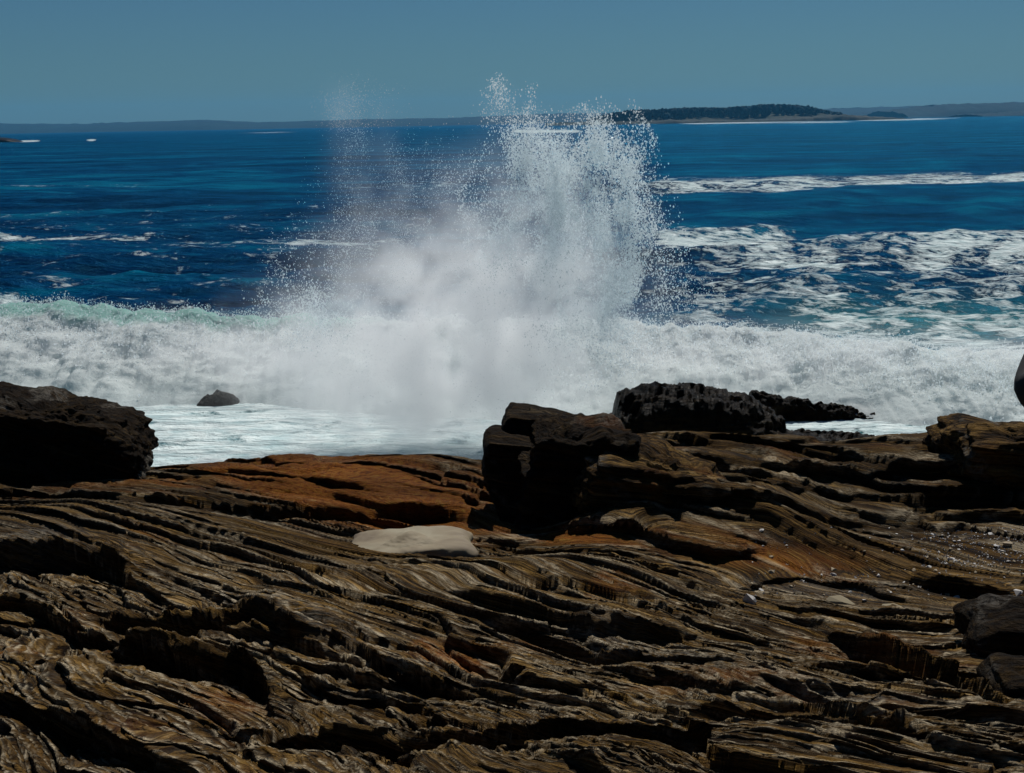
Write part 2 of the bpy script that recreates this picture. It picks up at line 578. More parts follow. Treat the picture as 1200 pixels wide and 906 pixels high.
def strata(freq, amp, ulen, seed, sharp=0.12, over=1.15):
    global H, Y, CREST
    ph = V * freq + 1.0 * noise2(U / ulen, V * freq * 0.35, seed) + 0.35 * noise2(U / ulen * 3.3, V * freq * 1.1, seed + 2)
    # joints: the beds are cut across into lengths that sit a little off each other
    cu = np.floor(U / ulen * 1.7 + 0.9 * noise2(V * freq * 0.4, U * 0.3, seed + 8)).astype(np.int64)
    cv = np.floor(V * freq * 0.4).astype(np.int64)
    jit = _h(cu, cv, np.full_like(cu, seed)) / 4096.0
    ph = ph + 0.22 * jit
    i = np.floor(ph)
    f = ph - i
    nn = noise2(U / ulen * 1.3, i * 7.31 + seed, seed + 5)
    a = np.clip(smooth(-0.35, 0.1, nn) * (0.75 + 0.7 * nn) * (0.7 + 0.6 * jit), 0.0, 1.4)
    sh = np.maximum(sharp, 2.0 * GAP * freq)
    fade = 1 - smooth(0.35, 0.62, sh)
    sh = np.minimum(sh, 0.6)
    up_ = np.clip(f / sh, 0, 1)
    dn = np.clip((1 - f) / (1 - sh), 0, 1)
    prof = np.where(f < sh, up_, dn) - 0.5
    if freq > 3:
        fade = fade / (1 + (SLOPE / 0.9) ** 2)
    H = H + amp * a * fade * prof
    Y = Y - fade * over * sh / freq * np.clip(a * 1.5, 0, 1) * np.where(f < sh, up_, dn ** 2)
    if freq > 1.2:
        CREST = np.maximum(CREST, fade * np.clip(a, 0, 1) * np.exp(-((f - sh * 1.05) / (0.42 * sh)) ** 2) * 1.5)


V = V + 2.0 * (H - H_BASE)
strata(0.75, 0.13, 3.2, 11, 0.07)
strata(1.7, 0.085, 2.4, 23, 0.08)
_s = np.abs(np.gradient(H, axis=0)) / (GAP + 0.01)
SLOPE = _s.copy()
for _k in (1, 2, 3):
    SLOPE[_k:] = np.maximum(SLOPE[_k:], _s[:-_k]); SLOPE[:-_k] = np.maximum(SLOPE[:-_k], _s[_k:])
strata(4.0, 0.042, 1.5, 31, 0.11)
strata(8.5, 0.027, 0.9, 47, 0.14)
strata(17.0, 0.012, 0.55, 53, 0.18)
H += 0.03 * fbm2(U * 0.8, V * 2.0, 71, 3)
H += 0.010 * fbm2(U * 4, V * 9, 83, 3) * near
rug = smooth(0.1, 0.5, fbm2(X0 * 0.8, Y0 * 0.8, 91, 2))
H += 0.03 * rug * np.abs(fbm2(X0 * 4, Y0 * 5, 93, 4))
# thin layers standing out of the steep faces
for fz, az in ((7.0, 0.05), (17.0, 0.022), (40.0, 0.008)):
    pz = H * fz + 0.8 * noise2(X0 * 1.5, V * 0.6, fz) + X0 * 0.25 * fz * 0.3
    fr = pz - np.floor(pz)
    Y = Y - az * np.where(fr < .7, fr / .7, (1 - fr) / .3) * np.clip(0.6 + noise2(X0 * 3, np.floor(pz) * 3.3, fz + 1), 0, 1.2)
# the seaward side drops into the water
edge = smooth(19.0, 21.0, Y0)
H = H * (1 - edge) + (-0.8) * edge

ledge_v = np.stack([X, Y, H], -1).reshape(-1, 3)
me = mesh_from('rock_ledge', ledge_v, grid_faces(NROW, NCOL))
PX, PY = to_px(X0, Y0, Zb)


def blob(px, py, a, b, ang=0.0):
    c_, s_ = math.cos(ang), math.sin(ang)
    dx, dy = PX - px, PY - py
    return np.exp(-(((dx * c_ + dy * s_) / a) ** 2 + ((-dx * s_ + dy * c_) / b) ** 2))


rust = 1.5 * blob(450, 580, 140, 34, 0.12) + 0.5 * blob(330, 555, 160, 25) + 0.25 * blob(740, 640, 140, 26, 0.1) \
    + 0.35 * blob(900, 660, 160, 30) + 0.4 * blob(60, 575, 90, 12) + 0.4 * blob(690, 515, 60, 14) \
    + 0.25 * blob(520, 770, 60, 20, 0.4) + 0.2 * blob(1000, 830, 200, 30, 0.3) - 0.12 * smooth(560, 700, PY) + 0.22 * smooth(0.1, 0.5, fbm2(X0 * 0.9, Y0 * 0.9, 41, 3)) * smooth(620, 720, PY) - 0.03
weather = 1.0 * blob(50, 640, 60, 22) + 0.9 * blob(330, 725, 130, 12, 0.35) + 1.0 * blob(740, 765, 60, 16, 0.2) \
    + 0.8 * blob(900, 790, 200, 12, 0.25) + 0.7 * blob(960, 705, 110, 8) + 0.5 * blob(150, 600, 120, 15, 0.2) \
    + 0.14 * smooth(620, 760, PY) * smooth(-.2, .4, fbm2(X0 * 1.1, Y0 * 1.1, 7, 3)) + 0.04
add_attr(me, 'grain', np.stack([U, V + 1.6 * (H - Zb), H * 0.6], -1).reshape(-1, 3))
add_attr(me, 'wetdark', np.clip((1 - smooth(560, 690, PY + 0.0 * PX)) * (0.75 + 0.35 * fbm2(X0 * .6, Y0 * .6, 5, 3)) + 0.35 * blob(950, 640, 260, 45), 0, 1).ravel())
add_attr(me, 'crest', np.clip(CREST, 0, 1).ravel())
add_attr(me, 'rust', np.clip(rust, -0.4, 1.3).ravel())
add_attr(me, 'weather', np.clip(weather, 0, 1).ravel())
ledge = tag(link('rock_ledge', me, ROCK), 'brown banded rock ledges sloping down to the surf', kind='structure')

# ------------------------------------------------------------------ sea
SR, SC = 350, 640
NEAR_D = 16.5
sea_D = 1 / np.linspace(1 / NEAR_D, 1 / 9000.0, SR)
st = np.linspace(-0.55, 0.55, SC)
SY = np.repeat(sea_D[:, None], SC, 1)
SX = SY * st[None, :]
gap = SY ** 2 * (1 / NEAR_D) / SR
SZ = np.zeros_like(SY)
r2 = random.Random(3)
for lam, amp, n in [(46, 0.20, 3), (22, 0.14, 4), (11, 0.12, 5), (5.5, 0.08, 6), (2.7, 0.048, 7), (1.4, 0.026, 7)]:
    fade = 1 - smooth(0.25, 0.55, gap / lam)
    for k in range(n):
        th = r2.gauss(-0.15, 0.45)
        l_ = lam * r2.uniform(0.75, 1.3)
        kx, ky = math.sin(th) * 2 * math.pi / l_, math.cos(th) * 2 * math.pi / l_
        ph = kx * SX + ky * SY + r2.uniform(0, 6.3) + 1.2 * noise2(SX / lam * 0.4, SY / lam * 0.4, k + lam)
        SZ += fade * amp * (1 - np.abs(np.sin(ph / 2)) * 2) * 0.75
SZ *= smooth(24, 48, SY) * 0.92 + 0.08
SPX, SPY = to_px(SX, SY, SZ * 0)


def band(x0, x1, y0, y1, half, s, soft=40):
    t = np.clip((SPX - x0) / (x1 - x0), 0, 1)
    yc = y0 + (y1 - y0) * t
    wx = smooth(x0 - soft, x0 + soft, SPX) * (1 - smooth(x1 - soft, x1 + soft, SPX))
    return s * wx * np.exp(-((SPY - yc) / (1.25 * half)) ** 2) * (1 + 0.25 * noise2(SPX / 60, SPY / 9, 3))


foam = np.zeros_like(SX)
for b in [(760, 1300, 213, 201, 6, .62), (900, 1300, 207, 203, 7, .35), (770, 930, 272, 272, 11, .85, 25), (860, 1010, 290, 296, 12, .62),
          (1060, 1320, 285, 272, 16, .75), (960, 1300, 305, 300, 12, .45), (740, 900, 330, 325, 5, .3), (880, 1300, 335, 330, 10, .5),
          (940, 1400, 372, 372, 30, .62), (270, 500, 268, 266, 4.5, .62), (-100, 270, 266, 266, 4, .40), (120, 330, 290, 300, 6, .28),
          (-100, 300, 342, 346, 5, .45), (600, 680, 154, 154, 1.3, 1.0, 8), (800, 1000, 145, 142.5, 0.8, .8, 20),
          (1000, 1130, 142, 138, 0.6, .8, 10), (22, 46, 166, 165, 0.8, .9, 6), (102, 112, 164.5, 164.5, 0.8, .9, 3), (270, 350, 156, 155, .5, .4),
          (-100, 170, 213, 214, 3, .35), (380, 560, 215, 212, 4, .3), (-50, 60, 262, 262, 3, .4), (740, 820, 320, 335, 8, .35),
          (200, 420, 315, 330, 10, .22)]:
    foam = np.maximum(foam, band(*b[:5], b[5] * (0.78 if b[4] > 3 else 0.9), *b[6:]))
foam = np.maximum(foam, smooth(440, 470, SPY) * 1.12)
foam = np.maximum(foam, 0.07 * smooth(215, 240, SPY) * (1 - smooth(470, 560, SPX)) + 0.09 * smooth(210, 250, SPY) + 0.22 * smooth(740, 860, SPX) * smooth(255, 275, SPY))
foam -= 0.16 * np.exp(-(((SPX - 270) / 150) ** 2 + ((SPY - 510) / 22) ** 2))
foam -= 0.25 * np.exp(-(((SPX - 960) / 50) ** 2 + ((SPY - 480) / 8) ** 2))
green = 0.4 * smooth(440, 470, SPY) + 0.45 * np.exp(-((SPY - 362) / 26) ** 2) * smooth(820, 1000, SPX)
me = mesh_from('sea', np.stack([SX, SY, SZ], -1).reshape(-1, 3), grid_faces(SR, SC))
add_attr(me, 'foam', foam.ravel())
add_attr(me, 'green', np.clip(green, 0, 1).ravel())
add_attr(me, 'far', smooth(60, 500, SY).ravel())
sea = tag(link('sea', me, SEA), 'deep blue sea streaked with white foam', kind='structure')

# ------------------------------------------------------------------ breaking wave
WR, WC = 180, 640
wx_px = np.linspace(-330, 1530, WC)
crest_py = np.interp(wx_px, [-330, 0, 120, 300, 420, 520, 700, 760, 840, 900, 1000, 1100, 1200, 1530],
                     [352, 356, 362, 372, 372, 375, 372, 380, 378, 384, 392, 402, 410, 415])
base_py = np.interp(wx_px, [-330, 0, 150, 210, 310, 400, 500, 700, 760, 900, 1000, 1200, 1530],
                    [470, 466, 464, 458, 458, 470, 480, 486, 468, 470, 482, 500, 500])
crest_py = crest_py + 7 * noise2(wx_px / 45, wx_px * 0, 3) + 4 * noise2(wx_px / 14, wx_px * 0, 5) - 5 * smooth(.2, .5, noise2(wx_px / 60, wx_px * 0 + 2, 9))
footp = atz(wx_px, base_py, 0.0)
crestp = at(wx_px, crest_py, footp[:, 1] + 2.9)
STR = np.clip(crestp[:, 2] / 1.3, 1, 1.6)
crestp = at(wx_px, crest_py, footp[:, 1] + 2.9 * STR)
ch = np.maximum(crestp[:, 2], 0.3)
# cross-section: (offset along Y from the foot, share of the crest height)
prof_s = np.linspace(0, 1, WR)
py_k = np.interp(prof_s, [0, .08, .25, .45, .6, .7, .8, .9, 1.0], [-1.8, -0.2, 0.7, 1.6, 2.3, 2.9, 3.6, 5.2, 8.5])
pz_k = np.interp(prof_s, [0, .08, .25, .45, .6, .7, .8, .9, 1.0], [-0.5, 0.04, .36, .70, .93, 1.0, .90, .45, -0.25])
k = np.ones(11) / 11
py_k[8:-8] = np.convolve(py_k, np.hanning(17) / np.hanning(17).sum(), 'same')[8:-8]
pz_k[8:-8] = np.convolve(pz_k, np.hanning(17) / np.hanning(17).sum(), 'same')[8:-8]
WX = np.repeat(((wx_px - 600) / FPX * (footp[:, 1] + 1.0))[None, :], WR, 0)
WY = footp[:, 1][None, :] + py_k[:, None] * STR[None, :]
WZ = pz_k[:, None] * ch[None, :]
env = (np.sin(np.clip(prof_s * 1.15, 0, 1) * np.pi) ** 0.5)[:, None]
n_a = fbm3(WX * 0.9, WY * 0.9, WZ * 0.9, 3)
n_b = np.abs(fbm3(WX * 2.4, WY * 2.0, WZ * 1.6 + 9, 4))
n_c = fbm3(WX * 7, WY * 5, WZ * 4 + 3, 3)
n_s = np.abs(noise2(WX * 3.1, WZ * 0.7, 4)) + 0.6 * np.abs(noise2(WX * 7.5, WZ * 1.3, 5))
d = env * (0.22 * n_a - 0.05 * (n_b - 0.3) + 0.02 * n_c - 0.15 * n_s)
WY -= d * 0.9
WZ += d * 0.55
me = mesh_from('breaking_wave', np.stack([WX, WY, WZ], -1).reshape(-1, 3), grid_faces(WR, WC))
gr = 0.95 * smooth(0.5, 0.66, prof_s)[:, None] * (1 - 0.75 * smooth(300, 500, wx_px))[None, :] \
    + 0.18 * np.exp(-((prof_s - .5) / .12) ** 2)[:, None] * (1 + 0 * wx_px)[None, :]
add_attr(me, 'green', gr.ravel())
wave = tag(link('breaking_wave', me, WHITE), 'long white breaking wave rolling toward the rocks', kind='stuff')


# ------------------------------------------------------------------ flying droplets
def flecks(name, P, size, stretch=1.6):
    n = len(P)
    base = np.array([[1, 1, 1], [1, -1, -1], [-1, 1, -1], [-1, -1, 1]], float) / 1.732
    q = rng.normal(size=(n, 4))
    q /= np.linalg.norm(q, axis=1)[:, None]
    w, x, y, z = q.T
    R = np.stack([1 - 2 * (y*y + z*z), 2 * (x*y - z*w), 2 * (x*z + y*w),
                  2 * (x*y + z*w), 1 - 2 * (x*x + z*z), 2 * (y*z - x*w),
                  2 * (x*z - y*w), 2 * (y*z + x*w), 1 - 2 * (x*x + y*y)], -1).reshape(n, 3, 3)
    sc = np.stack([size * rng.uniform(0.6, 1.1, n), size * rng.uniform(0.6, 1.1, n), size * rng.uniform(0.8, stretch, n)], -1)
    v = np.einsum('nij,kj->nki', R, base) * sc[:, None, :] + P[:, None, :]
    f = np.array([[0, 1, 2], [0, 3, 1], [0, 2, 3], [1, 3, 2]])
    F = (np.arange(n)[:, None, None] * 4 + f[None]).reshape(-1, 3)
    return mesh_from(name, v.reshape(-1, 3), F, False)


PLUME_Y = 24.2
# (px, py, spread x px, spread y px, weight, size factor)
blobs = [
    (655, 240, 48, 46, 1.7, 1.1), (690, 300, 45, 60, 1.4, 1.15), (640, 180, 26, 18, 0.40, 1.3), (705, 185, 26, 25, 0.6, 1.35),
    (590, 128, 14, 14, 0.035, 1.0), (578, 106, 7, 6, 0.012, 1.3), (633, 128, 3, 14, 0.012, 1.2), (600, 155, 16, 18, 0.07, 0.9),
    (655, 150, 30, 10, 0.05, 1.2), (620, 280, 50, 50, 0.8, 0.9), (560, 300, 60, 50, 0.25, 0.6), (480, 330, 50, 50, 0.3, 0.6),
    (425, 215, 26, 50, 0.26, 0.45), (408, 128, 20, 18, 0.11, 0.45), (455, 185, 26, 35, 0.15, 0.45), (500, 250, 45, 50, 0.25, 0.6),
    (360, 362, 26, 20, 0.35, 1.1), (385, 335, 40, 32, 0.25, 0.9), (738, 335, 26, 40, 0.5, 1.15), (735, 235, 14, 45, 0.35, 1.25),
    (700, 380, 45, 30, 0.4, 1.0), (560, 380, 100, 50, 0.18, .7), (450, 410, 70, 45, 0.2, .7), (590, 450, 80, 30, 0.12, .8),
    (780, 350, 30, 18, 0.12, 1.0), (410, 280, 30, 30, 0.15, 0.6)]
NP = 140000
wts = np.array([b[4] for b in blobs])
cnt = (wts / wts.sum() * NP * 1.9).astype(int)
PP, SS = [], []
for (bx, by, sx, sy, w_, sf), c_ in zip(blobs, cnt):
    g = rng.normal(size=(c_, 3))
    g /= np.maximum(1, np.linalg.norm(g[:, :2], axis=1) / 2.4)[:, None] ** 0.8
    px_, py_ = bx + g[:, 0] * sx, by + g[:, 1] * sy
    D = PLUME_Y + g[:, 2] * 0.38
    P = at(px_, py_, D)
    q_ = P * 1.1
    P = P + 0.26 * np.stack([noise3(q_[:, 0], q_[:, 1], q_[:, 2] * .7), 0.4 * noise3(q_[:, 0] + 9, q_[:, 1], q_[:, 2]), 0.7 * noise3(q_[:, 0] * 1.6, q_[:, 1] + 5, q_[:, 2] * .6)], -1)
    PP.append(P)
    SS.append(np.minimum(rng.lognormal(-0.05, 0.6, c_), 2.2) * 0.0078 * sf)
PP, SS = np.concatenate(PP), np.concatenate(SS)
cl = fbm3(PP[:, 0] * 2.0, PP[:, 1] * 1.2, PP[:, 2] * 1.2, 5, 0.75)
keep = (rng.uniform(size=len(PP)) < smooth(-0.35, 0.55, cl) * 1.1) & ~((PP[:, 0] > 1.55) & (PP[:, 2] < 1.0)) & (PP[:, 2] > 0.0)
PP, SS = PP[keep][:NP], SS[keep][:NP]
sp = link('spray_plume', flecks('spray_plume', PP, SS), DROP)
tag(sp, 'tall burst of white sea spray thrown up where the wave hits the rocks', kind='stuff')

# droplets torn off the crest and face of the breaking wave
NW = 50000
ci = rng.integers(0, WC, NW)
ri = np.clip((rng.normal(0.52, 0.17, NW) * WR).astype(int), 4, int(WR * .8))
Pw = np.stack([WX[ri, ci], WY[ri, ci], WZ[ri, ci]], -1)
Pw += rng.normal(size=(NW, 3)) * np.array([0.06, 0.10, 0.05]) + np.stack([np.zeros(NW), -np.abs(rng.normal(0, .08, NW)), np.abs(rng.normal(0, .07, NW))], -1)
cs = link('crest_spray', flecks('crest_spray', Pw, rng.lognormal(0, 0.4, NW) * 0.012), DROP)
tag(cs, 'loose white droplets torn from the face of the breaking wave', kind='stuff')

# mist: a volume whose density is a sum of soft clouds
mist_blobs = [(545, 430, 82, 62, 0.8, 1.1), (465, 420, 80, 60, 0.8, 0.9), (630, 370, 65, 70, 0.6, 1.0), (560, 320, 80, 55, 0.6, 0.6),
              (660, 270, 50, 60, 0.5, 0.40), (470, 330, 60, 50, 0.6, 0.35), (430, 225, 32, 70, 0.6, 0.08), (410, 130, 20, 24, .5, 0.07),
              (560, 235, 60, 45, 0.6, 0.10), (490, 480, 85, 30, 0.7, 0.8), (360, 420, 50, 45, 0.7, 0.5), (650, 350, 40, 45, .5, 0.6),
              (640, 200, 35, 25, 0.5, 0.15), (590, 120, 18, 22, .4, .05), (300, 425, 60, 32, .6, .3), (595, 440, 34, 35, .5, .7)]


def make_mist():
    vm = bpy.data.materials.new('sea_mist')
    vm.use_nodes = True
    nt = vm.node_tree
    nt.nodes.clear()
    out = nt.nodes.new('ShaderNodeOutputMaterial')
    pv = nt.nodes.new('ShaderNodeVolumeScatter')
    pv.inputs['Color'].default_value = (1.0, 1.0, 1.0, 1)
    pv.inputs['Anisotropy'].default_value = 0.35
    at_ = nt.nodes.new('ShaderNodeAttribute')
    at_.attribute_name = 'density'
    ml = nt.nodes.new('ShaderNodeMath')
    ml.operation = 'MULTIPLY'
    nt.links.new(at_.outputs['Fac'], ml.inputs[0])
    ml.inputs[1].default_value = 1.55
    nt.links.new(ml.outputs[0], pv.inputs['Density'])
    nt.links.new(pv.outputs[0], out.inputs['Volume'])
    gt = bpy.data.node_groups.new('mist_density', 'GeometryNodeTree')
    gt.interface.new_socket('Geometry', in_out='INPUT', socket_type='NodeSocketGeometry')
    gt.interface.new_socket('Geometry', in_out='OUTPUT', socket_type='NodeSocketGeometry')
    N, L = gt.nodes, gt.links
    go = N.new('NodeGroupOutput')

    def mth(op, a, b=0.0, clamp=False):
        n = N.new('ShaderNodeMath')
        n.operation = op
        n.use_clamp = clamp
        for i, v in enumerate((a, b)):
            if isinstance(v, (int, float)):
                n.inputs[i].default_value = v
            else:
                L.new(v, n.inputs[i])
        return n.outputs[0]
    pos = N.new('GeometryNodeInputPosition').outputs[0]
    tot = None
    for bx, by, sx, sy, dy, w_ in mist_blobs:
        c = at(bx, by, PLUME_Y)
        m1 = N.new('ShaderNodeVectorMath'); m1.operation = 'SUBTRACT'
        L.new(pos, m1.inputs[0]); m1.inputs[1].default_value = tuple(c)
        pxm = PLUME_Y / FPX
        m2 = N.new('ShaderNodeVectorMath'); m2.operation = 'MULTIPLY'
        L.new(m1.outputs[0], m2.inputs[0]); m2.inputs[1].default_value = (1 / (sx * pxm * 1.25), 1 / (dy * 1.1), 1 / (sy * pxm * 1.25))
        m3 = N.new('ShaderNodeVectorMath'); m3.operation = 'DOT_PRODUCT'
        L.new(m2.outputs[0], m3.inputs[0]); L.new(m2.outputs[0], m3.inputs[1])
        g = mth('MULTIPLY', mth('EXPONENT', mth('MULTIPLY', m3.outputs['Value'], -1.0)), w_)
        tot = g if tot is None else mth('ADD', tot, g)
    nz = N.new('ShaderNodeTexNoise')
    L.new(pos, nz.inputs['Vector'])
    nz.inputs['Scale'].default_value = 1.5
    nz.inputs['Detail'].default_value = 5
    nz.inputs['Roughness'].default_value = 0.62
    nz.inputs['Distortion'].default_value = 0.4
    f = mth('MULTIPLY', mth('SUBTRACT', nz.outputs[0], 0.40), 6.5, True)
    f = mth('ADD', mth('MULTIPLY', f, 0.95), 0.05)
    sx_ = N.new('ShaderNodeSeparateXYZ')
    L.new(pos, sx_.inputs[0])
    ka, kb = np.polyfit(WX[0], footp[:, 1] + 1.3, 1)
    dy_ = mth('DIVIDE', mth('SUBTRACT', sx_.outputs[1], mth('ADD', mth('MULTIPLY', sx_.outputs[0], float(ka)), float(kb))), 0.75)
    dz_ = mth('DIVIDE', mth('SUBTRACT', sx_.outputs[2], 0.75), 0.62)
    roll = mth('EXPONENT', mth('MULTIPLY', mth('ADD', mth('MULTIPLY', dy_, dy_), mth('MULTIPLY', dz_, dz_)), -1.0))
    tot = mth('ADD', tot, mth('MULTIPLY', roll, 0.32))
    dens = mth('MULTIPLY', tot, f)
    dens = mth('MAXIMUM', mth('SUBTRACT', dens, 0.004), 0.0)
    vc = N.new('GeometryNodeVolumeCube')
    L.new(dens, vc.inputs['Density'])
    lo, hi = (-12.5, PLUME_Y - 1.8, -0.05), (12.5, 30.2, 6.3)
    vc.inputs['Min'].default_value = lo
    vc.inputs['Max'].default_value = hi
    vc.inputs['Resolution X'].default_value = 370
    vc.inputs['Resolution Y'].default_value = 112
    vc.inputs['Resolution Z'].default_value = 100
    sm = N.new('GeometryNodeSetMaterial')
    L.new(vc.outputs[0], sm.inputs['Geometry'])
    sm.inputs['Material'].default_value = vm
    L.new(sm.outputs[0], go.inputs[0])
    vol = bpy.data.volumes.new('sea_mist')
    vol.materials.append(vm)
    o = link('sea_mist', vol)
    md = o.modifiers.new('density', 'NODES')
    md.node_group = gt
    return tag(o, 'soft white mist hanging inside the burst of spray', kind='stuff')


mist = make_mist()


# ------------------------------------------------------------------ far shores, island and low rocks
def land_mat(name, col, col2, sc=0.02):
    m = NT(name)
    geo = m.n('ShaderNodeNewGeometry').outputs['Position']
    n = m.noise(m.scale(geo, (1, 1, 2.5)), sc, 6, 0.65)
    c = m.ramp(n, [(0.35, col), (0.65, col2)])
    p = m.n('ShaderNodeBsdfPrincipled', {'Base Color': c, 'Roughness': 0.9})
    p.inputs['Specular IOR Level'].default_value = 0.1
    return m.surf(p.outputs[0])


WOOD = land_mat('distant_woodland', (0.001, 0.014, 0.024), (0.003, 0.026, 0.036))
SHORE = land_mat('pale_shore_rock', (0.14, 0.125, 0.09), (0.34, 0.31, 0.24), 0.05)
SHORE = land_mat('pale_shore_rock', (0.012, 0.022, 0.02), (0.055, 0.06, 0.05), 0.05)
LAND = land_mat('island_ground', (0.01, 0.02, 0.015), (0.04, 0.045, 0.03), 0.03)


def ridge_land(name, sil, D, depth, rough, mat, n=260, rows=26, seed=0, base=-2.0):
    """a long low land whose skyline passes the picture points sil"""
    px = np.linspace(sil[0][0], sil[-1][0], n)
    py = np.interp(px, [p[0] for p in sil], [p[1] for p in sil])
    top = at(px, py, D)
    x, h = top[:, 0], top[:, 2]
    v = np.linspace(-1, 1, rows)
    YY = D + v[:, None] * depth * (1 + 0 * x)[None, :]
    YY[: rows // 2] += (noise2(x / depth * 1.5, x * 0 + 1, seed) * depth * 0.35)[None, :] * (1 - (np.abs(v[: rows // 2, None]) < .1))
    prof = np.clip(1 - np.abs(v) ** 2.2, 0, 1) ** 0.6
    ZZ = base + (h - base)[None, :] * prof[:, None]
    ZZ += rough * noise2(x[None, :] / rough / 5, YY / rough / 5, seed + 1) * prof[:, None]
    XX = np.repeat(x[None, :], rows, 0)
    return link(name, mesh_from(name, np.stack([XX, YY, ZZ], -1).reshape(-1, 3), grid_faces(rows, n)), mat)


tag(ridge_land('far_shore', [(-500, 148), (-100, 146), (0, 145), (90, 146), (170, 143), (240, 141), (300, 144), (400, 141),
    (520, 139), (640, 134), (720, 133), (800, 131), (1000, 127), (1200, 120), (1700, 118)], 6200, 500, 6, WOOD, seed=2),
    'low blue wooded shore along the whole horizon', kind='structure')
tag(ridge_land('headland', [(1035, 131), (1065, 127), (1090, 124), (1130, 122), (1200, 121), (1350, 119), (1600, 117)], 4600, 300, 5, WOOD, seed=5),
    'nearer wooded headland on the right of the horizon', kind='structure')
tag(ridge_land('point_of_land', [(1130, 134.5), (1160, 133), (1185, 131), (1210, 129), (1260, 128), (1400, 126)], 3900, 150, 3, WOOD, seed=8),
    'low hazy point of land at the right edge', kind='structure')
isl = ridge_land('island', [(640, 145.5), (690, 143), (740, 140), (800, 138), (860, 135), (900, 133), (950, 132), (1000, 136), (1040, 139.5)],
                 2500, 110, 3, LAND, seed=9, base=-1.0)
tag(isl, 'low rocky island ground under dark woods', kind='structure')
shore = ridge_land('island_shore', [(655, 145.5), (700, 144), (760, 142.3), (785, 140.2), (800, 140.8), (860, 141), (930, 138), (985, 134.5), (1030, 137), (1070, 139.5)],
                   2380, 22, 1.5, SHORE, n=200, rows=12, seed=12, base=-1.0)
tag(shore, 'pale rocky shore in front of the island woods', kind='structure')


def canopy():
    sil = [(688, 139), (700, 136.5), (720, 132), (738, 129), (770, 128), (800, 126), (850, 126), (880, 123.5), (905, 121.5), (930, 123),
           (950, 124.5), (965, 129), (990, 133)]
    n = 2600
    px = rng.uniform(690, 985, n)
    top = np.interp(px, [p[0] for p in sil], [p[1] for p in sil])
    dd = rng.uniform(2420, 2600, n)
    foot = np.interp(px, [640, 740, 860, 950, 1040], [145, 142, 139.5, 136, 139.5])
    py = top + rng.uniform(0, 1, n) ** 1.3 * (foot - top - 1.5)
    c = at(px, py, dd)
    # one lumpy crown each
    ico_v, ico_f = [], []
    t = (1 + 5 ** .5) / 2
    iv = np.array([(-1, t, 0), (1, t, 0), (-1, -t, 0), (1, -t, 0), (0, -1, t), (0, 1, t), (0, -1, -t), (0, 1, -t), (t, 0, -1), (t, 0, 1), (-t, 0, -1), (-t, 0, 1)]) / 1.9
    fi = np.array([(0, 11, 5), (0, 5, 1), (0, 1, 7), (0, 7, 10), (0, 10, 11), (1, 5, 9), (5, 11, 4), (11, 10, 2), (10, 7, 6), (7, 1, 8),
                   (3, 9, 4), (3, 4, 2), (3, 2, 6), (3, 6, 8), (3, 8, 9), (4, 9, 5), (2, 4, 11), (6, 2, 10), (8, 6, 7), (9, 8, 1)])
    r = rng.uniform(2.5, 5.5, n)
    v = iv[None] * r[:, None, None] * rng.uniform(0.7, 1.3, (n, 12, 1)) * np.array([1, 1, 1.25]) + (c - np.array([0, 0, 1]) * r[:, None])[:, None, :]
    f = (np.arange(n)[:, None, None] * 12 + fi[None]).reshape(-1, 3)
    return mesh_from('island_woods', v.reshape(-1, 3), f, False)


tag(link('island_woods', canopy(), WOOD), 'dark wood covering the low island on the horizon', kind='stuff')


